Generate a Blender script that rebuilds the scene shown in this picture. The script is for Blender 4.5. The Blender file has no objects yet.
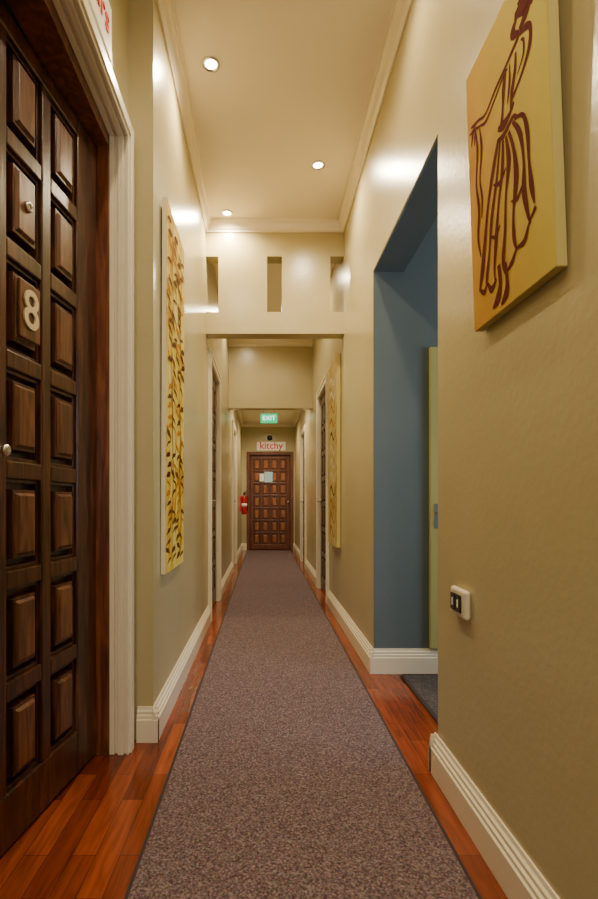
import bpy, bmesh, math, random
from mathutils import Vector, Matrix
random.seed(4)
S=bpy.context.scene
COL=S.collection

# ------------------------------------------------------------ materials
def new_mat(name):
    m=bpy.data.materials.new(name); m.use_nodes=True
    nt=m.node_tree; b=nt.nodes['Principled BSDF']
    return m,nt,b
def paint(name,c1,c2=None,rough=.45,bump=.05,scale=60,nscale=2.0):
    m,nt,b=new_mat(name); N=nt.nodes; L=nt.links
    tc=N.new('ShaderNodeTexCoord')
    n=N.new('ShaderNodeTexNoise'); n.inputs['Scale'].default_value=nscale; n.inputs['Detail'].default_value=4
    L.new(tc.outputs['Object'],n.inputs['Vector'])
    r=N.new('ShaderNodeValToRGB'); r.color_ramp.elements[0].position=.3; r.color_ramp.elements[1].position=.7
    r.color_ramp.elements[0].color=(*c1,1); r.color_ramp.elements[1].color=(*(c2 or c1),1)
    L.new(n.outputs['Fac'],r.inputs['Fac']); L.new(r.outputs['Color'],b.inputs['Base Color'])
    n2=N.new('ShaderNodeTexNoise'); n2.inputs['Scale'].default_value=scale; n2.inputs['Detail'].default_value=3
    L.new(tc.outputs['Object'],n2.inputs['Vector'])
    bp=N.new('ShaderNodeBump'); bp.inputs['Strength'].default_value=bump; bp.inputs['Distance'].default_value=.01
    L.new(n2.outputs['Fac'],bp.inputs['Height']); L.new(bp.outputs['Normal'],b.inputs['Normal'])
    b.inputs['Roughness'].default_value=rough
    return m
def plain(name,c,rough=.5,metal=0,emit=None,es=0,spec=.5):
    m,nt,b=new_mat(name)
    b.inputs['Base Color'].default_value=(*c,1); b.inputs['Roughness'].default_value=rough
    b.inputs['Metallic'].default_value=metal; b.inputs['Specular IOR Level'].default_value=spec
    if emit:
        b.inputs['Emission Color'].default_value=(*emit,1); b.inputs['Emission Strength'].default_value=es
    return m
def wood(name,dark,mid,light,rough=.32,sc=(14,14,1.6)):
    m,nt,b=new_mat(name); N=nt.nodes; L=nt.links
    tc=N.new('ShaderNodeTexCoord'); mp=N.new('ShaderNodeMapping'); mp.inputs['Scale'].default_value=sc
    L.new(tc.outputs['Object'],mp.inputs['Vector'])
    n=N.new('ShaderNodeTexNoise'); n.inputs['Scale'].default_value=2.2; n.inputs['Detail'].default_value=7; n.inputs['Distortion'].default_value=1.2
    L.new(mp.outputs['Vector'],n.inputs['Vector'])
    r=N.new('ShaderNodeValToRGB'); e=r.color_ramp.elements
    e[0].position=.3; e[0].color=(*dark,1); e[1].position=.72; e[1].color=(*light,1)
    k=e.new(.5); k.color=(*mid,1)
    L.new(n.outputs['Fac'],r.inputs['Fac']); L.new(r.outputs['Color'],b.inputs['Base Color'])
    bp=N.new('ShaderNodeBump'); bp.inputs['Strength'].default_value=.25; bp.inputs['Distance'].default_value=.004
    L.new(n.outputs['Fac'],bp.inputs['Height']); L.new(bp.outputs['Normal'],b.inputs['Normal'])
    b.inputs['Roughness'].default_value=rough
    return m
M_wall=paint('khaki_wall_paint',(.435,.370,.190),(.47,.40,.215),.27,.10,45)
M_ceil=paint('cream_ceiling_paint',(.75,.67,.53),(.78,.70,.56),.6,.05,80)
M_trim=paint('cream_gloss_trim',(.75,.67,.50),(.79,.71,.54),.3,.02,30)
M_blue=paint('blue_grey_paint',(.105,.138,.145),(.12,.152,.158),.45,.08,45)
M_door=wood('dark_door_wood',(.018,.005,.002),(.050,.015,.005),(.13,.042,.014),.3)
M_panel=wood('door_panel_wood',(.040,.013,.005),(.115,.040,.015),(.23,.090,.036),.33)
M_fdoor=wood('red_brown_door_wood',(.07,.018,.006),(.12,.034,.010),(.20,.065,.022))
M_fpanel=wood('red_brown_panel_wood',(.15,.05,.014),(.26,.09,.028),(.40,.16,.06))
M_frame=wood('door_frame_wood',(.05,.012,.004),(.13,.036,.012),(.22,.07,.022))
M_chrome=plain('brushed_metal',(.7,.68,.64),.25,1)
M_black=plain('black_plastic',(.012,.012,.012),.35)
M_white=plain('white_plastic',(.88,.87,.82),.3)
M_beige=plain('beige_plastic',(.68,.60,.44),.3)
M_cream=plain('cream_number',(.66,.56,.38),.4)
M_red=plain('extinguisher_red',(.45,.010,.008),.25)
M_redtxt=plain('red_lettering',(.6,.015,.01),.5,spec=.2)
M_bulb=plain('lamp_glow',(1,.95,.85),.5,0,(1,.9,.72),22)
M_green=plain('exit_green',(.0,.35,.15),.4,0,(.005,.5,.2),1.6)
M_exw=plain('exit_white',(.9,1,.9),.4,0,(.8,1,.85),2.5)
M_paper=plain('blue_paper',(.42,.66,.80),.7)
M_olive=paint('olive_yellow_paint',(.42,.38,.13),(.46,.42,.15),.4,.03)
M_mark=plain('maroon_paint_stroke',(.105,.014,.007),.9,spec=.08)
M_brown=plain('brown_paint_stroke',(.13,.045,.010),.9,spec=.08)
M_ochre=plain('ochre_paint_stroke',(.46,.18,.015),.9,spec=.08)

def floor_mat():
    m,nt,b=new_mat('red_plank_floor'); N=nt.nodes; L=nt.links
    tc=N.new('ShaderNodeTexCoord'); mp=N.new('ShaderNodeMapping'); mp.inputs['Rotation'].default_value=(0,0,math.pi/2)
    L.new(tc.outputs['Object'],mp.inputs['Vector'])
    br=N.new('ShaderNodeTexBrick'); br.inputs['Scale'].default_value=1; br.inputs['Brick Width'].default_value=.42
    br.inputs['Row Height'].default_value=.068; br.inputs['Mortar Size'].default_value=.0008; br.inputs['Bias'].default_value=-.1
    br.offset=.37; br.offset_frequency=2
    br.inputs['Color1'].default_value=(.125,.020,.006,1); br.inputs['Color2'].default_value=(.29,.060,.016,1); br.inputs['Mortar'].default_value=(.05,.010,.004,1)
    L.new(mp.outputs['Vector'],br.inputs['Vector'])
    mp2=N.new('ShaderNodeMapping'); mp2.inputs['Scale'].default_value=(18,1.6,1)
    L.new(tc.outputs['Object'],mp2.inputs['Vector'])
    n=N.new('ShaderNodeTexNoise'); n.inputs['Scale'].default_value=2.5; n.inputs['Detail'].default_value=6; n.inputs['Distortion'].default_value=.8
    L.new(mp2.outputs['Vector'],n.inputs['Vector'])
    mr=N.new('ShaderNodeMapRange'); mr.inputs['From Min'].default_value=.3; mr.inputs['From Max'].default_value=.7; mr.inputs['To Min'].default_value=.6; mr.inputs['To Max'].default_value=1.25
    L.new(n.outputs['Fac'],mr.inputs['Value'])
    mx=N.new('ShaderNodeMixRGB'); mx.blend_type='MULTIPLY'; mx.inputs['Fac'].default_value=1
    L.new(br.outputs['Color'],mx.inputs['Color1']); L.new(mr.outputs['Result'],mx.inputs['Color2'])
    L.new(mx.outputs['Color'],b.inputs['Base Color']); b.inputs['Roughness'].default_value=.17
    return m
M_floor=floor_mat()
def carpet(name,ca,cb,cc,sc=260):
    m,nt,b=new_mat(name); N=nt.nodes; L=nt.links
    tc=N.new('ShaderNodeTexCoord')
    n=N.new('ShaderNodeTexNoise'); n.inputs['Scale'].default_value=sc*.5; n.inputs['Detail'].default_value=3
    v=N.new('ShaderNodeTexVoronoi'); v.inputs['Scale'].default_value=sc
    L.new(tc.outputs['Object'],n.inputs['Vector']); L.new(tc.outputs['Object'],v.inputs['Vector'])
    r=N.new('ShaderNodeValToRGB'); e=r.color_ramp.elements
    e[0].position=.32; e[0].color=(*ca,1); e[1].position=.68; e[1].color=(*cc,1); k=e.new(.5); k.color=(*cb,1)
    L.new(n.outputs['Fac'],r.inputs['Fac'])
    mx=N.new('ShaderNodeMixRGB'); mx.blend_type='MULTIPLY'; mx.inputs['Fac'].default_value=.4
    L.new(r.outputs['Color'],mx.inputs['Color1']); L.new(v.outputs['Color'],mx.inputs['Color2'])
    L.new(mx.outputs['Color'],b.inputs['Base Color'])
    bp=N.new('ShaderNodeBump'); bp.inputs['Strength'].default_value=.5; bp.inputs['Distance'].default_value=.003
    L.new(v.outputs['Distance'],bp.inputs['Height']); L.new(bp.outputs['Normal'],b.inputs['Normal'])
    b.inputs['Roughness'].default_value=.95; b.inputs['Specular IOR Level'].default_value=.1
    return m
M_runner=carpet('mauve_brown_carpet',(.075,.046,.052),(.172,.118,.124),(.31,.235,.24),310)
M_bind=plain('dark_carpet_binding',(.035,.018,.018),.9)
M_mat=carpet('charcoal_carpet',(.05,.045,.045),(.10,.09,.09),(.17,.15,.15))
def art(name,stops,scale,stretch=(1,1,1),grad=None,dist=1.5):
    m,nt,b=new_mat(name); N=nt.nodes; L=nt.links
    tc=N.new('ShaderNodeTexCoord'); mp=N.new('ShaderNodeMapping'); mp.inputs['Scale'].default_value=stretch
    L.new(tc.outputs['Object'],mp.inputs['Vector'])
    n=N.new('ShaderNodeTexNoise'); n.inputs['Scale'].default_value=scale; n.inputs['Detail'].default_value=3; n.inputs['Distortion'].default_value=dist
    L.new(mp.outputs['Vector'],n.inputs['Vector'])
    r=N.new('ShaderNodeValToRGB'); e=r.color_ramp.elements
    e[0].position=stops[0][0]; e[0].color=(*stops[0][1],1); e[1].position=stops[-1][0]; e[1].color=(*stops[-1][1],1)
    for p,c in stops[1:-1]:
        k=e.new(p); k.color=(*c,1)
    L.new(n.outputs['Fac'],r.inputs['Fac'])
    out=r.outputs['Color']
    if grad:
        sx=N.new('ShaderNodeSeparateXYZ'); L.new(tc.outputs['Object'],sx.inputs[0])
        mr=N.new('ShaderNodeMapRange'); mr.inputs['From Min'].default_value=grad[0]; mr.inputs['From Max'].default_value=grad[1]
        ad=N.new('ShaderNodeMath'); ad.operation='ADD'
        L.new(sx.outputs['X'],ad.inputs[0]); 
        ml=N.new('ShaderNodeMath'); ml.operation='MULTIPLY'; ml.inputs[1].default_value=grad[2]
        L.new(sx.outputs['Z'],ml.inputs[0]); L.new(ml.outputs[0],ad.inputs[1])
        L.new(ad.outputs[0],mr.inputs['Value'])
        mx=N.new('ShaderNodeMixRGB'); mx.inputs['Color2'].default_value=(*grad[3],1)
        L.new(mr.outputs['Result'],mx.inputs['Fac']); L.new(out,mx.inputs['Color1']); out=mx.outputs['Color']
    L.new(out,b.inputs['Base Color']); b.inputs['Roughness'].default_value=.8; b.inputs['Specular IOR Level'].default_value=.08
    return m
M_artR=art('dancer_canvas_ground',[(.35,(.46,.22,.022)),(.65,(.56,.32,.040))],3,(1,1,1),(.12,.46,.20,(.56,.46,.085)))
M_artL=art('leaf_canvas_ground',[(.32,(.48,.22,.02)),(.45,(.64,.42,.045)),(.55,(.68,.52,.10)),(.66,(.66,.54,.18)),(.75,(.55,.34,.06))],4,(1.5,1,1.1))
M_artF=art('ochre_canvas_ground',[(.35,(.42,.28,.08)),(.55,(.60,.48,.18)),(.7,(.5,.43,.22))],4)
M_canvas=plain('canvas_edge',(.50,.42,.14),.8)
M_canvw=plain('canvas_pale_paint',(.66,.60,.42),.8)

# ------------------------------------------------------------ mesh helpers
class MB:
    def __init__(s): s.bm=bmesh.new(); s.mats=[]
    def mi(s,m):
        if m not in s.mats: s.mats.append(m)
        return s.mats.index(m)
    def box(s,x0,x1,y0,y1,z0,z1,m):
        i=s.mi(m)
        v=[s.bm.verts.new(p) for p in [(x0,y0,z0),(x1,y0,z0),(x1,y1,z0),(x0,y1,z0),(x0,y0,z1),(x1,y0,z1),(x1,y1,z1),(x0,y1,z1)]]
        for f in [(0,3,2,1),(4,5,6,7),(0,1,5,4),(1,2,6,5),(2,3,7,6),(3,0,4,7)]:
            s.bm.faces.new([v[k] for k in f]).material_index=i
    def frustum(s,x0,x1,z0,z1,yb,yt,ins,m):
        i=s.mi(m)
        a=[s.bm.verts.new(p) for p in [(x0,yb,z0),(x1,yb,z0),(x1,yb,z1),(x0,yb,z1)]]
        t=[s.bm.verts.new(p) for p in [(x0+ins,yt,z0+ins),(x1-ins,yt,z0+ins),(x1-ins,yt,z1-ins),(x0+ins,yt,z1-ins)]]
        s.bm.faces.new(t).material_index=i
        for k in range(4):
            s.bm.faces.new([a[k],a[(k+1)%4],t[(k+1)%4],t[k]]).material_index=i
    def ring(s,x0,x1,z0,z1,w,y0,y1,m):
        s.box(x0,x0+w,y0,y1,z0,z1,m); s.box(x1-w,x1,y0,y1,z0,z1,m)
        s.box(x0+w,x1-w,y0,y1,z0,z0+w,m); s.box(x0+w,x1-w,y0,y1,z1-w,z1,m)
    def prof(s,pts,p0,p1,n,zb,m):
        i=s.mi(m)
        A=[s.bm.verts.new((p0[0]+n[0]*d,p0[1]+n[1]*d,zb+z)) for d,z in pts]
        B=[s.bm.verts.new((p1[0]+n[0]*d,p1[1]+n[1]*d,zb+z)) for d,z in pts]
        k=len(pts)
        for j in range(k):
            s.bm.faces.new([A[j],A[(j+1)%k],B[(j+1)%k],B[j]]).material_index=i
        s.bm.faces.new(A).material_index=i; s.bm.faces.new(B[::-1]).material_index=i
    def lathe(s,prof,c,m,seg=24,axis='Z'):
        i=s.mi(m); rings=[]
        for r,h in prof:
            ring=[]
            for k in range(seg):
                a=2*math.pi*k/seg; p=(r*math.cos(a),r*math.sin(a),h)
                if axis=='Y': p=(p[0],p[2],p[1])
                ring.append(s.bm.verts.new((c[0]+p[0],c[1]+p[1],c[2]+p[2])))
            rings.append(ring)
        for a,b in zip(rings,rings[1:]):
            for k in range(seg):
                f=s.bm.faces.new([a[k],a[(k+1)%seg],b[(k+1)%seg],b[k]]); f.material_index=i; f.smooth=True
        for rr in (rings[0],rings[-1]):
            f=s.bm.faces.new(rr); f.material_index=i
    def tube(s,pts,r,m,seg=10):
        i=s.mi(m); rings=[]; P=[Vector(p) for p in pts]
        for k,p in enumerate(P):
            d=(P[min(k+1,len(P)-1)]-P[max(k-1,0)]).normalized()
            u=d.cross(Vector((0,0,1)))
            if u.length<.05: u=d.cross(Vector((0,1,0)))
            u.normalize(); w=d.cross(u)
            rings.append([s.bm.verts.new(p+u*r*math.cos(2*math.pi*j/seg)+w*r*math.sin(2*math.pi*j/seg)) for j in range(seg)])
        for a,b in zip(rings,rings[1:]):
            for k in range(seg):
                f=s.bm.faces.new([a[k],a[(k+1)%seg],b[(k+1)%seg],b[k]]); f.material_index=i; f.smooth=True
        s.bm.faces.new(rings[0]); s.bm.faces.new(rings[-1])
    def ribbon(s,ctrl,y,m,n=8,wk=1.0):
        i=s.mi(m); P=[]
        c=[ctrl[0]]+list(ctrl)+[ctrl[-1]]
        for k in range(1,len(c)-2):
            for j in range(n):
                t=j/n; q=[]
                for a in range(3):
                    p0,p1,p2,p3=c[k-1][a],c[k][a],c[k+1][a],c[k+2][a]
                    q.append(.5*((2*p1)+(-p0+p2)*t+(2*p0-5*p1+4*p2-p3)*t*t+(-p0+3*p1-3*p2+p3)*t**3))
                P.append(q)
        P.append(list(ctrl[-1])); prev=None
        for k,p in enumerate(P):
            a=P[max(k-1,0)]; b=P[min(k+1,len(P)-1)]
            dx,dz=b[0]-a[0],b[1]-a[1]; l=math.hypot(dx,dz) or 1
            nx,nz=-dz/l,dx/l; w=max(p[2]*wk,.0006)/2
            pr=(s.bm.verts.new((p[0]+nx*w,y,p[1]+nz*w)),s.bm.verts.new((p[0]-nx*w,y,p[1]-nz*w)))
            if prev: s.bm.faces.new([prev[0],prev[1],pr[1],pr[0]]).material_index=i
            prev=pr
    def done(s,name,parent=None,bevel=0,recalc=True,mat=None):
        if recalc: bmesh.ops.recalc_face_normals(s.bm,faces=s.bm.faces[:])
        me=bpy.data.meshes.new(name); s.bm.to_mesh(me); s.bm.free()
        for m in s.mats: me.materials.append(m)
        o=bpy.data.objects.new(name,me); COL.objects.link(o)
        if parent: o.parent=parent
        if mat is not None: o.matrix_world=mat
        if bevel:
            b=o.modifiers.new('bevel','BEVEL'); b.width=bevel; b.segments=2; b.limit_method='ANGLE'
        return o
def frame(origin,xdir):
    x=Vector((xdir[0],xdir[1],0)).normalized(); z=Vector((0,0,1)); y=z.cross(x)
    M=Matrix(((x.x,y.x,z.x,origin[0]),(x.y,y.y,z.y,origin[1]),(x.z,y.z,z.z,origin[2]),(0,0,0,1)))
    return M
def empty(name,M=None):
    o=bpy.data.objects.new(name,None); COL.objects.link(o); o.empty_display_size=.1
    if M is not None: o.matrix_world=M
    return o
def text_part(name,body,size,x,y,z,m,parent,extr=.003,align='CENTER',bold=0):
    cu=bpy.data.curves.new(name,'FONT'); cu.body=body; cu.size=size; cu.extrude=extr; cu.align_x=align; cu.align_y='CENTER'; cu.offset=bold
    t=bpy.data.objects.new(name+'_c',cu); COL.objects.link(t)
    bpy.context.view_layer.update()
    me=bpy.data.meshes.new_from_object(t.evaluated_get(bpy.context.evaluated_depsgraph_get()))
    bpy.data.objects.remove(t)
    me.transform(Matrix.Translation((x,y,z))@Matrix.Rotation(math.pi/2,4,'X'))
    me.materials.clear(); me.materials.append(m)
    o=bpy.data.objects.new(name,me); COL.objects.link(o); o.parent=parent
    return o

# ------------------------------------------------------------ dimensions
XL=-.465; XN=-.57; XR=.64; ZC=3.24; ZC2=2.62; YB=-2.6; YE=10.4
YN=.83
b=MB(); b.box(-2.0,3.3,YB-.2,10.8,-.1,0,M_floor); b.done('floor')
b=MB()
b.box(-.80,XN,YB,YN,0,ZC,M_wall); b.box(-.80,XN,YN,2.0,2.46,ZC,M_wall); b.box(-.80,XN,2.0,2.1,0,ZC,M_wall)
T=-.72
b.box(T,XL,2.1,4.25,0,ZC,M_wall); b.box(T,XL,4.25,5.05,2.2,ZC,M_wall); b.box(T,XL,5.05,7.3,0,ZC,M_wall)
b.box(T,XL,7.3,8.1,2.1,ZC,M_wall); b.box(T,XL,8.1,10.7,0,ZC,M_wall)
b.done('wall_left')
b=MB()
b.box(XR,.82,YB,1.84,0,ZC,M_wall); b.box(XR,.82,1.84,2.936,2.355,ZC,M_wall); b.box(XR,.82,2.936,5.0,0,ZC,M_wall)
b.box(XR,.82,5.0,5.8,2.2,ZC,M_wall); b.box(XR,.82,5.8,7.6,0,ZC,M_wall); b.box(XR,.82,7.6,8.4,2.1,ZC,M_wall); b.box(XR,.82,8.4,10.7,0,ZC,M_wall)
b.box(XR+.004,.82,2.93,2.936,0,2.35,M_blue); b.box(XR+.004,.82,1.846,2.93,2.349,2.355,M_blue); b.box(XR+.004,.82,1.84,1.846,0,2.355,M_blue)
b.done('wall_right')
b=MB(); b.box(.82,3.2,2.93,3.1,0,2.95,M_blue); b.done('wall_side_room_far')
b=MB(); b.box(.82,3.2,-.1,0.05,0,2.95,M_blue); b.done('wall_side_room_near')
b=MB(); b.box(3.05,3.2,.05,.7,0,2.95,M_blue); b.box(3.05,3.2,2.2,2.93,0,2.95,M_blue); b.box(3.05,3.2,.7,2.2,0,.8,M_blue); b.box(3.05,3.2,.7,2.2,2.2,2.95,M_blue)
b.done('wall_side_room_right')
b=MB(); b.box(.82,3.2,-.1,3.1,2.95,3.05,M_ceil); b.done('ceiling_side_room')
b=MB()
for (y0,y1,z0,z1) in [(.7,.75,.8,2.2),(2.15,2.2,.8,2.2),(.75,2.15,.8,.85),(.75,2.15,2.15,2.2),(1.42,1.48,.85,2.15)]:
    b.box(3.08,3.14,y0,y1,z0,z1,M_trim)
b.done('window_1')
b=MB(); b.box(-2.0,-1.9,.3,2.5,0,2.6,M_wall); b.box(-1.9,-.80,.2,.3,0,2.6,M_wall); b.box(-1.9,-.80,2.4,2.5,0,2.6,M_wall); b.box(-2.0,-.80,.2,2.5,2.6,2.7,M_ceil)
b.done('wall_bedroom')
b=MB(); b.box(-.85,.9,YB-.2,6.75,ZC,ZC+.12,M_ceil); b.done('ceiling')
b=MB(); b.box(-.6,.75,6.75,10.7,ZC2,ZC2+.12,M_ceil); b.done('ceiling_far')
b=MB()
by0,by1=4.0,4.12
b.box(XL,XR,by0,by1,2.344,2.52,M_wall); b.box(XL,XR,by0,by1,2.965,ZC,M_wall)
for x0,x1 in [(-.365,.024),(.144,.53)]: b.box(x0,x1,by0,by1,2.52,2.965,M_wall)
b.box(XL,XR,by0-.008,by0,2.344,2.385,M_wall)
b.done('wall_slotted_beam')
b=MB(); b.box(XL,XR,6.6,6.75,2.24,ZC,M_wall); b.done('wall_header')
b=MB()
b.box(XL,-.32,YE,YE+.15,0,ZC2,M_wall); b.box(.57,XR,YE,YE+.15,0,ZC2,M_wall); b.box(-.32,.57,YE,YE+.15,2.0,ZC2,M_wall); b.box(XL,XR,YE+.15,YE+.25,0,ZC2,M_wall)
b.done('wall_end')
b=MB()
b.box(-.77,-.35,YB-.15,YB,0,ZC,M_wall); b.box(.45,.82,YB-.15,YB,0,ZC,M_wall); b.box(-.35,.45,YB-.15,YB,0,.9,M_wall); b.box(-.35,.45,YB-.15,YB,2.3,ZC,M_wall)
b.done('wall_back')
b=MB()
for (x0,x1,z0,z1) in [(-.35,-.3,.9,2.3),(.4,.45,.9,2.3),(-.3,.4,.9,.95),(-.3,.4,2.25,2.3),(.03,.07,.95,2.25)]:
    b.box(x0,x1,YB-.1,YB-.04,z0,z1,M_trim)
b.done('added_back_window')  # made-up window behind the camera, added to let fill light in

# ------------------------------------------------------------ trim
BP=[(0,0),(.024,0),(.024,.092),(.019,.097),(.019,.108),(.013,.113),(.013,.124),(.007,.130),(.005,.142),(0,.142)]
CP0=[(0,-.10),(.012,-.10),(.014,-.086),(.028,-.072),(.046,-.036),(.066,-.022),(.070,-.010),(.084,-.010),(.084,0),(0,0)]
CP=[(d*.72,z*.85) for d,z in CP0]
CP2=[(d*.6,z*.6) for d,z in CP0]
b=MB()
b.prof(BP,(XN,YB),(XN,YN-.08),(1,0),0,M_trim)
b.prof(BP,(XN+.04,2.1),(XL+.024,2.1),(0,-1),0,M_trim)
for a,c in [(2.078,4.16),(5.14,7.21),(8.19,YE)]: b.prof(BP,(XL,a),(XL,c),(1,0),0,M_trim)
b.done('baseboard_left')
b=MB()
b.prof(BP,(XR,YB),(XR,1.864),(-1,0),0,M_trim)
b.prof(BP,(XR-.024,1.846),(.82,1.846),(0,1),0,M_trim)
for a,c in [(2.908,4.91),(5.89,7.51),(8.49,YE)]: b.prof(BP,(XR,a),(XR,c),(-1,0),0,M_trim)
b.done('baseboard_right')
b=MB(); b.prof(BP,(XR-.02,2.93),(3.05,2.93),(0,-1),0,M_trim); b.done('baseboard_side_room')
b=MB(); b.prof(BP,(XL,YE),(-.36,YE),(0,-1),0,M_trim); b.prof(BP,(.61,YE),(XR,YE),(0,-1),0,M_trim); b.done('baseboard_end')
b=MB()
b.prof(CP,(XN,YB),(XN,2.1),(1,0),ZC,M_trim); b.prof(CP,(XN,2.1),(XL+.06,2.1),(0,-1),ZC,M_trim)
b.prof(CP,(XL,2.04),(XL,4.0),(1,0),ZC,M_trim); b.prof(CP,(XR,YB),(XR,4.0),(-1,0),ZC,M_trim)
b.prof(CP,(XL,4.0),(XR,4.0),(0,-1),ZC,M_trim)
b.done('trim_crown_front')
b=MB()
b.prof(CP,(XL,4.12),(XL,6.6),(1,0),ZC,M_trim); b.prof(CP,(XR,4.12),(XR,6.6),(-1,0),ZC,M_trim)
b.prof([(d*1.1,z*1.9) for d,z in CP0],(XL,6.6),(XR,6.6),(0,-1),ZC,M_trim)
b.done('trim_crown_middle')
b=MB()
b.prof(CP2,(XL,6.75),(XL,YE),(1,0),ZC2,M_trim); b.prof(CP2,(XR,6.75),(XR,YE),(-1,0),ZC2,M_trim); b.prof(CP2,(XL,YE),(XR,YE),(0,-1),ZC2,M_trim)
b.done('trim_crown_far')
def casing(name,steps,y0,y1,zt):
    b=MB()
    for xa,xb,i,o in steps:
        x0,x1=min(xa,xb),max(xa,xb)
        b.box(x0,x1,y1+i,y1+o,0,zt+o,M_trim); b.box(x0,x1,y0-o,y0-i,0,zt+o,M_trim); b.box(x0,x1,y0-i,y1+i,zt+i,zt+o,M_trim)
    return b.done(name,bevel=.0015)
casing('trim_casing_1',[(-.612,-.592,-.022,.0),(-.592,-.578,-.012,.0),(-.578,-.5695,-.026,-.0),(-.5695,-.556,-.026,.06),(-.556,-.546,-.014,.05),(-.546,-.536,-.022,.045),(-.536,-.528,-.008,.035)],YN,2.0,2.47)
st=lambda X,s:[(X-s*.016,X,-.012,0),(X,X+s*.016,-.012,.085),(X+s*.016,X+s*.024,.0,.075),(X+s*.024,X+s*.03,.045,.068)]
casing('trim_casing_2',st(XL,1),4.25,5.05,2.2)
casing('trim_casing_3',st(XL,1),7.3,8.1,2.1)
casing('trim_casing_4',st(XR,-1),5.0,5.8,2.2)
casing('trim_casing_5',st(XR,-1),7.6,8.4,2.1)
b=MB()
b.box(-.72,-.613,1.972,2.0,0,2.46,M_frame); b.box(-.72,-.613,YN,YN+.028,0,2.46,M_frame); b.box(-.72,-.613,YN+.028,1.972,2.405,2.46,M_frame)
b.done('trim_door_frame',bevel=.002)

# ------------------------------------------------------------ panelled doors
def panel_door(name,M,W,H,cols,rows,sl,sr,zb,zt,mf,mp,t=.05,bar=.05,D=.032):
    root=empty(name,M)
    b=MB()
    b.box(0,W,D,t,0,H,mf)
    b.box(0,sl+bar/2,0,D,0,H,mf); b.box(W-sr-bar/2,W,0,D,0,H,mf)
    cw=(W-sl-sr)/cols; rh=(zt-zb)/rows
    x0=sl+bar/2; x1=W-sr-bar/2
    b.box(x0,x1,0,D,0,zb+bar/2,mf); b.box(x0,x1,0,D,zt-bar/2,H,mf)
    for c in range(1,cols): 
        x=sl+c*cw; b.box(x-bar/2,x+bar/2,0,D,zb+bar/2,zt-bar/2,mf)
    for r in range(1,rows):
        z=zb+r*rh
        for c in range(cols):
            b.box(sl+c*cw+bar/2,sl+(c+1)*cw-bar/2,0.001,D,z-bar/2,z+bar/2,mf)
    b.done('rails_and_stiles',root,bevel=.005)
    b=MB()
    for r in range(rows):
        for c in range(cols):
            a0=sl+c*cw+bar/2; a1=sl+(c+1)*cw-bar/2; c0=zb+r*rh+bar/2; c1=zb+(r+1)*rh-bar/2
            k=cw*.05
            b.ring(a0,a1,c0,c1,k,D*.35,D,mf)
            k2=cw*.125
            b.frustum(a0+k2,a1-k2,c0+k2,c1-k2,D,D*.1,.004,mf)
            k3=k2+.012
            b.frustum(a0+k3,a1-k3,c0+k3,c1-k3,D*.1,-.006,.008,mp)
    b.done('raised_panels',root,bevel=.0015)
    return root,cw,rh
Wd=.05+.229*4+.123
hx,hy=-.66,1.968
ang=math.atan(.124); ux,uy=math.sin(ang),math.cos(ang)
o=(hx-ux*Wd,hy-uy*Wd,.012)
d1,cw,rh=panel_door('door_1',frame(o,(ux,uy)),Wd,2.385,4,7,.05,.123,.13,2.35,M_door,M_panel,bar=.052,D=.036,t=.055)
colB=.05+2.5*cw; r8=.13+rh*4.5; rp=.13+rh*5.5
b=MB(); b.box(colB-.052,colB+.052,-.016,-.0055,r8-.085,r8+.085,M_panel); b.done('number_plate',d1,bevel=.003)
text_part('number_8','8',.165,colB,-.018,r8,M_cream,d1,.003,bold=.001)
b=MB(); b.lathe([(.016,-.0055),(.016,-.013),(.012,-.017),(.010,-.017),(.008,-.011)],(colB,0,rp),M_chrome,20,'Y'); b.lathe([(.007,-.0105),(.007,-.0135)],(colB,0,rp),M_black,14,'Y'); b.done('peephole',d1)
b=MB(); kx=.05+2*cw-.022
b.lathe([(.022,.0),(.022,-.006),(.010,-.009),(.009,-.018),(.014,-.022),(.017,-.028),(.015,-.036),(.007,-.039)],(kx,0,1.13),M_chrome,20,'Y')
b.done('door_knob',d1)

Wf=.83
d2,_,_=panel_door('door_2',frame((-.29,YE+.04,.01),(1,0)),Wf,1.955,4,7,.05,.05,.09,1.9,M_fdoor,M_fpanel,bar=.03,D=.02)
b=MB(); b.box(.30,.47,-.014,-.0092,1.40,1.62,M_paper); b.box(.20,.29,-.014,-.0092,1.42,1.58,M_white); b.done('notice_paper',d2)
b=MB(); b.lathe([(.022,0),(.022,-.01),(.010,-.012),(.010,-.04),(.024,-.05),(.024,-.07),(.01,-.078)],(.79,0,1.0),M_chrome,16,'Y'); b.done('door_knob',d2)
b=MB()
b.box(-.36,-.295,YE-.02,YE+.09,0,2.045,M_frame); b.box(.545,.61,YE-.02,YE+.09,0,2.045,M_frame); b.box(-.295,.545,YE-.02,YE+.09,1.98,2.045,M_frame)
b.done('trim_end_door_frame',bevel=.004)
def side_door(name,X,s,y0,y1,h):
    if s>0: M=frame((X-.016,y0+.012,.01),(0,1))
    else: M=frame((X+.016,y1-.012,.01),(0,-1))
    r,_,_=panel_door(name,M,y1-y0-.024,h-.02,3,7,.08,.08,.12,h-.1,M_door,M_door)
    b=MB(); b.lathe([(.022,0),(.022,-.008),(.010,-.01),(.010,-.05)],(.06,0,1.0),M_chrome,16,'Y'); b.tube([(.06,-.045,1.0),(.11,-.05,1.0),(.16,-.048,1.0)],.008,M_chrome); b.done('lever_handle',r)
side_door('door_3',XL,1,4.25,5.05,2.2); side_door('door_4',XL,1,7.3,8.1,2.1)
side_door('door_5',XR,-1,5.0,5.8,2.2); side_door('door_6',XR,-1,7.6,8.4,2.1)

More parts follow.
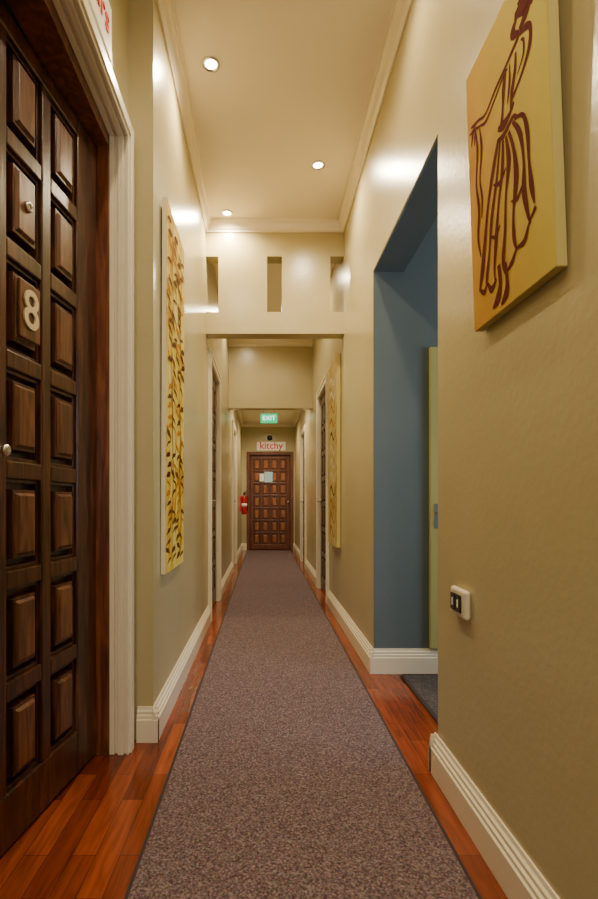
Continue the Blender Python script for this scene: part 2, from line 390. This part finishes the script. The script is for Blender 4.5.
r=empty('cupboard_door',frame((.965,2.928,.15),(1,0)))
b=MB(); b.box(0,.62,-.03,0,0,1.75,M_olive); b.box(.07,.55,-.036,-.03,.1,.8,M_olive); b.box(.07,.55,-.036,-.03,.9,1.65,M_olive); b.done('leaf',r,bevel=.004)
b=MB(); b.box(.022,.05,-.034,-.03,.70,.84,M_chrome); b.tube([(.036,-.03,.79),(.036,-.055,.79),(.06,-.06,.79),(.13,-.06,.79)],.006,M_chrome); b.done('handle',r)

# ------------------------------------------------------------ runner + mat
b=MB(); b.box(-.340,.535,YB+.1,10.25,0,.010,M_runner); b.box(-.350,-.340,YB+.1,10.25,0,.0105,M_bind); b.box(.535,.545,YB+.1,10.25,0,.0105,M_bind)
b.done('carpet_runner')
b=MB(); b.box(.80,2.6,.4,2.86,0,.010,M_mat); b.box(.78,.80,.4,2.86,0,.012,M_bind); b.box(.80,2.6,2.86,2.875,0,.012,M_bind); b.done('side_room_carpet')

# ------------------------------------------------------------ canvases
def canvas(name,M,W,H,mat,t=.03,edge=None):
    r=empty(name,M)
    b=MB(); b.box(0,W,-t,0,0,H,edge or M_canvas); b.done('stretcher',r,bevel=.003)
    b=MB(); b.box(.001,W-.001,-t-.0015,-t,.001,H-.001,mat); b.done('painted_front',r)
    return r
MR=frame((.637,1.452,1.494),(0,-1))@Matrix.Rotation(math.radians(2.0),4,'X')
c1=canvas('dancer_painting',MR,.405,.73,M_artR,.024)
b=MB(); yy=[-.0260]
def fz(z): return z if z<.56 else .56+(z-.56)*.50
def R(pts,k=1.3):
    yy[0]-=.00002
    b.ribbon([(p[0]*.97,fz(p[1]),p[2]) for p in pts],yy[0],M_mark,wk=k)
# headdress and profile head
R([(.285,.735,.010),(.315,.72,.026),(.340,.69,.030),(.330,.655,.020),(.305,.64,.01)])
R([(.295,.715,.008),(.275,.685,.018),(.282,.655,.014),(.30,.635,.010)])
R([(.345,.74,.008),(.372,.70,.014),(.358,.655,.006)])
R([(.30,.765,.004),(.325,.755,.018),(.350,.775,.012),(.365,.80,.004)])
# shoulders, far arm out to the hand, near arm bent to the hip
R([(.30,.64,.012),(.295,.615,.012),(.265,.60,.012),(.235,.585,.010),(.18,.565,.010),(.12,.545,.008),(.075,.56,.008),(.045,.575,.010),(.025,.59,.004)],1)
R([(.245,.56,.004),(.225,.56,.008),(.17,.540,.007),(.12,.525,.010),(.08,.54,.006),(.04,.555,.012),(.015,.56,.004)],1)
R([(.05,.565,.004),(.035,.545,.010),(.025,.52,.003)]); R([(.06,.555,.004),(.05,.535,.008),(.045,.51,.003)])
R([(.305,.62,.008),(.335,.60,.012),(.352,.565,.010),(.345,.525,.012),(.31,.495,.008),(.265,.475,.008)])
R([(.31,.585,.004),(.322,.56,.008),(.318,.53,.008),(.29,.51,.004)],1)
# torso
R([(.235,.575,.006),(.222,.53,.014),(.215,.49,.008),(.205,.455,.012)])
R([(.285,.57,.006),(.280,.53,.010),(.262,.49,.012),(.255,.455,.008)])
R([(.255,.565,.003),(.252,.52,.008),(.238,.48,.004)])
R([(.185,.455,.008),(.215,.445,.018),(.245,.448,.010),(.27,.46,.006)]); R([(.18,.43,.006),(.215,.42,.012),(.26,.43,.008),(.28,.42,.004)])
# sash hanging from the hand
R([(.055,.545,.004),(.062,.48,.009),(.048,.40,.007),(.060,.32,.012),(.048,.25,.010),(.062,.19,.004)])
R([(.080,.535,.004),(.088,.47,.010),(.072,.40,.006),(.082,.34,.009),(.075,.29,.004)])
# skirt: open folds fanning to a swinging hem
R([(.185,.43,.010),(.150,.37,.014),(.115,.30,.010),(.090,.22,.014),(.065,.14,.018),(.045,.10,.006)])
R([(.195,.42,.006),(.170,.34,.009),(.135,.26,.012),(.115,.18,.008),(.095,.12,.012),(.09,.09,.004)])
R([(.210,.41,.008),(.200,.34,.012),(.175,.27,.008),(.155,.19,.014),(.140,.12,.008),(.145,.08,.004)])
R([(.225,.41,.006),(.235,.34,.016),(.215,.27,.008),(.205,.19,.010),(.190,.12,.014),(.20,.08,.004)])
R([(.240,.41,.008),(.262,.35,.010),(.268,.28,.018),(.250,.21,.008),(.248,.15,.012),(.26,.11,.004)])
R([(.260,.42,.006),(.292,.37,.012),(.305,.30,.008),(.302,.23,.016),(.315,.17,.010),(.325,.14,.004)])
R([(.270,.42,.006),(.308,.40,.008),(.325,.35,.012),(.328,.28,.008),(.335,.22,.014),(.345,.175,.004)])
R([(.045,.105,.006),(.075,.085,.012),(.095,.10,.006),(.12,.075,.014),(.15,.09,.006)])
R([(.21,.085,.006),(.235,.095,.012),(.26,.115,.006),(.295,.115,.012),(.32,.145,.006),(.35,.165,.010)])
R([(.15,.335,.003),(.185,.32,.009),(.22,.335,.004)]); R([(.125,.215,.003),(.15,.20,.008),(.18,.215,.004)]); R([(.24,.24,.003),(.27,.23,.009),(.30,.25,.004)])
# legs and feet
R([(.165,.12,.012),(.170,.07,.014),(.155,.038,.022),(.125,.022,.006)]); R([(.20,.11,.010),(.207,.06,.012),(.200,.032,.020),(.172,.014,.006)])
b.done('dancer_figure',c1,recalc=False)
# left tall painting
ML=frame((XL+.001,2.245,.673),(0,1))@Matrix.Rotation(math.radians(.2),4,'X')
c2=canvas('leaf_painting',ML,.505,1.70,M_artL,.02,M_canvw)
b=MB(); q=0
for k in range(36):
    z=.04+k*.0448
    for x,sg in ((.08,1),(.20,-1),(.31,1),(.42,-1)):
        if random.random()<.22: continue
        m=random.choice([M_brown,M_brown,M_brown,M_mark,M_ochre,M_ochre]); q+=1
        x+=random.uniform(-.035,.035); h=random.uniform(.03,.07); w=random.uniform(.012,.028)
        s2=sg*random.choice([1,1,-1])
        b.ribbon([(x-s2*.05,z,.004),(x-s2*.01,z+h*.35,w),(x+s2*.04,z+h*.5,w*.7),(x+s2*.03,min(z+h,1.67),.004)],-.0218-.00003*q,m)
for x in (.14,.37):
    q+=1; b.ribbon([(x,.04,.01)]+[(x+random.uniform(-.03,.03),.04+.2*j,random.uniform(.006,.016)) for j in range(1,8)]+[(x,1.66,.006)],-.0218-.00003*q,M_brown)
b.done('leaf_strokes',c2,recalc=False)
MF=frame((XR-.003,4.70,.62),(0,-1))
c3=canvas('ochre_painting',MF,.54,1.62,M_artF)
b=MB()
for k in range(12):
    z=.1+.12*k; b.ribbon([(.08,z,.01),(.2,z+.06,.03),(.35,z-.02,.02),(.48,z+.05,.01)],-.0318,random.choice([M_ochre,M_brown,M_canvw]))
b.done('brush_strokes',c3,recalc=False)

# ------------------------------------------------------------ light switch
r=empty('light_switch',frame((XR,1.665,.632),(0,-1)))
b=MB(); b.box(0,.125,-.022,0,0,.092,M_beige)
ob=b.done('plate',r); bv=ob.modifiers.new('b','BEVEL'); bv.width=.0205; bv.segments=5
b=MB(); b.box(.018,.056,-.027,-.020,.018,.074,M_black); b.box(.061,.099,-.027,-.020,.018,.074,M_black); b.done('rockers',r,bevel=.003)
b=MB(); b.box(.034,.040,-.0285,-.0265,.034,.058,M_white); b.box(.077,.083,-.0285,-.0265,.034,.058,M_white); b.done('rocker_marks',r)

# ------------------------------------------------------------ signs
r=empty('kitchen_sign',frame((-.15,YE-.001,2.07),(1,0)))
b=MB(); b.box(0,.60,-.018,0,0,.18,M_white); b.done('board',r,bevel=.003)
text_part('lettering','kitchy',.20,.30,-.02,.095,M_redtxt,r,.002,bold=.002)
r=empty('door_sign',frame((XN,1.36,2.60),(0,1)))
b=MB(); b.box(0,.46,-.016,0,0,.19,M_white); b.done('board',r,bevel=.003)
text_part('lettering','colours',.13,.23,-.018,.10,M_redtxt,r,.002)
r=empty('exit_sign',frame((-.06,8.6,2.36),(1,0)))
b=MB(); b.box(0,.29,0,.03,0,.16,M_green); b.done('lit_box',r,bevel=.003)
b=MB(); b.tube([(.05,.015,.16),(.05,.015,.26)],.004,M_chrome); b.tube([(.24,.015,.16),(.24,.015,.26)],.004,M_chrome); b.done('hanger_rods',r)
text_part('lettering','EXIT',.11,.145,-.002,.08,M_exw,r,.001)
r=empty('security_camera',frame((.12,YE,2.33),(1,0)))
b=MB(); b.lathe([(.06,0),(.06,-.02),(.055,-.05),(.04,-.08),(.015,-.095)],(0,0,0),M_black,24,'Y'); b.lathe([(.07,0),(.07,-.012)],(0,0,0),M_white,24,'Y'); b.done('dome',r)

# ------------------------------------------------------------ extinguisher
r=empty('fire_extinguisher',frame((-.385,9.7,.76),(1,0)))
b=MB(); b.lathe([(.042,0),(.052,.006),(.054,.02),(.054,.30),(.048,.34),(.030,.365),(.018,.375),(.018,.39)],(0,0,0),M_red,28); b.done('cylinder',r)
b=MB(); b.lathe([(.0545,.15),(.0545,.21)],(0,0,0),M_white,28); b.done('label',r)
b=MB(); b.box(-.018,.018,-.018,.018,.39,.42,M_black); b.tube([(0,.0,.42),(.03,-.03,.435),(.06,-.07,.44)],.008,M_black); b.tube([(0,0,.405),(.03,-.04,.40),(.055,-.075,.39)],.007,M_black)
b.tube([(.015,-.01,.40),(.05,-.02,.39),(.072,-.02,.31),(.07,-.02,.2),(.064,-.02,.08)],.008,M_black); b.done('valve_and_hose',r)
b=MB(); b.box(-.079,-.05,-.03,.03,.05,.36,M_red); b.done('wall_bracket',r)

# ------------------------------------------------------------ downlights
def downlight(x,y,zc,power,name='ceiling_downlight'):
    r=empty(name,Matrix.Translation((x,y,zc)))
    b=MB(); b.lathe([(.046,0),(.046,-.005),(.040,-.008),(.033,-.006),(.031,-.001)],(0,0,0),M_chrome,28); b.done('bezel',r)
    b=MB(); b.lathe([(.030,-.0025),(.022,-.0075),(.008,-.009)],(0,0,0),M_bulb,24); b.done('lamp',r)
    l=bpy.data.lights.new('downlight_beam','SPOT'); l.energy=power; l.color=(1,.81,.53); l.spot_size=math.radians(166); l.spot_blend=.9; l.shadow_soft_size=.03
    lo=bpy.data.objects.new('beam',l); COL.objects.link(lo); lo.parent=r; lo.location=(0,0,-.03)
P=58
for x,y in [(-.271,2.557),(.359,3.323),(-.287,3.875)]: downlight(x,y,ZC,P*1.25)
for x,y in [(.359,2.0),(-.271,1.24),(.359,.68),(-.271,-.1),(.359,-.7),(-.27,-1.5)]: downlight(x,y,ZC,P*.62)
for x,y in [(.3,4.9),(-.25,5.8)]: downlight(x,y,ZC,P*1.1)
for x,y in [(.09,7.4),(.09,9.3)]: downlight(x,y,ZC2,P*1.7)

# side room window daylight, plus an added fill lamp at the back
def area(name,loc,rot,sx,sy,e,c):
    l=bpy.data.lights.new(name,'AREA'); l.shape='RECTANGLE'; l.size=sx; l.size_y=sy; l.energy=e; l.color=c
    o=bpy.data.objects.new(name,l); COL.objects.link(o); o.location=loc; o.rotation_euler=rot
area('window_daylight',(3.3,1.45,1.5),(0,math.radians(90),0),1.4,1.5,66,(.72,.85,1))
area('back_fill_lamp',(.05,YB-.25,1.6),(math.radians(90),0,0),.8,1.4,32,(1,.95,.88))  # added fill lamp behind the camera for even light, no known source
w=bpy.data.worlds.new('sky'); S.world=w; w.use_nodes=True
w.node_tree.nodes['Background'].inputs[0].default_value=(.6,.75,1,1); w.node_tree.nodes['Background'].inputs[1].default_value=.8

# ------------------------------------------------------------ camera
cam=bpy.data.cameras.new('camera'); co=bpy.data.objects.new('camera',cam); COL.objects.link(co); S.camera=co
co.location=(0,0,1); co.rotation_euler=(math.radians(90),0,0)
cam.sensor_fit='VERTICAL'; cam.sensor_height=36; cam.sensor_width=24; cam.lens=500/899*36
cam.shift_x=(299-264)/899; cam.shift_y=(502-449.5)/899; cam.clip_start=.02
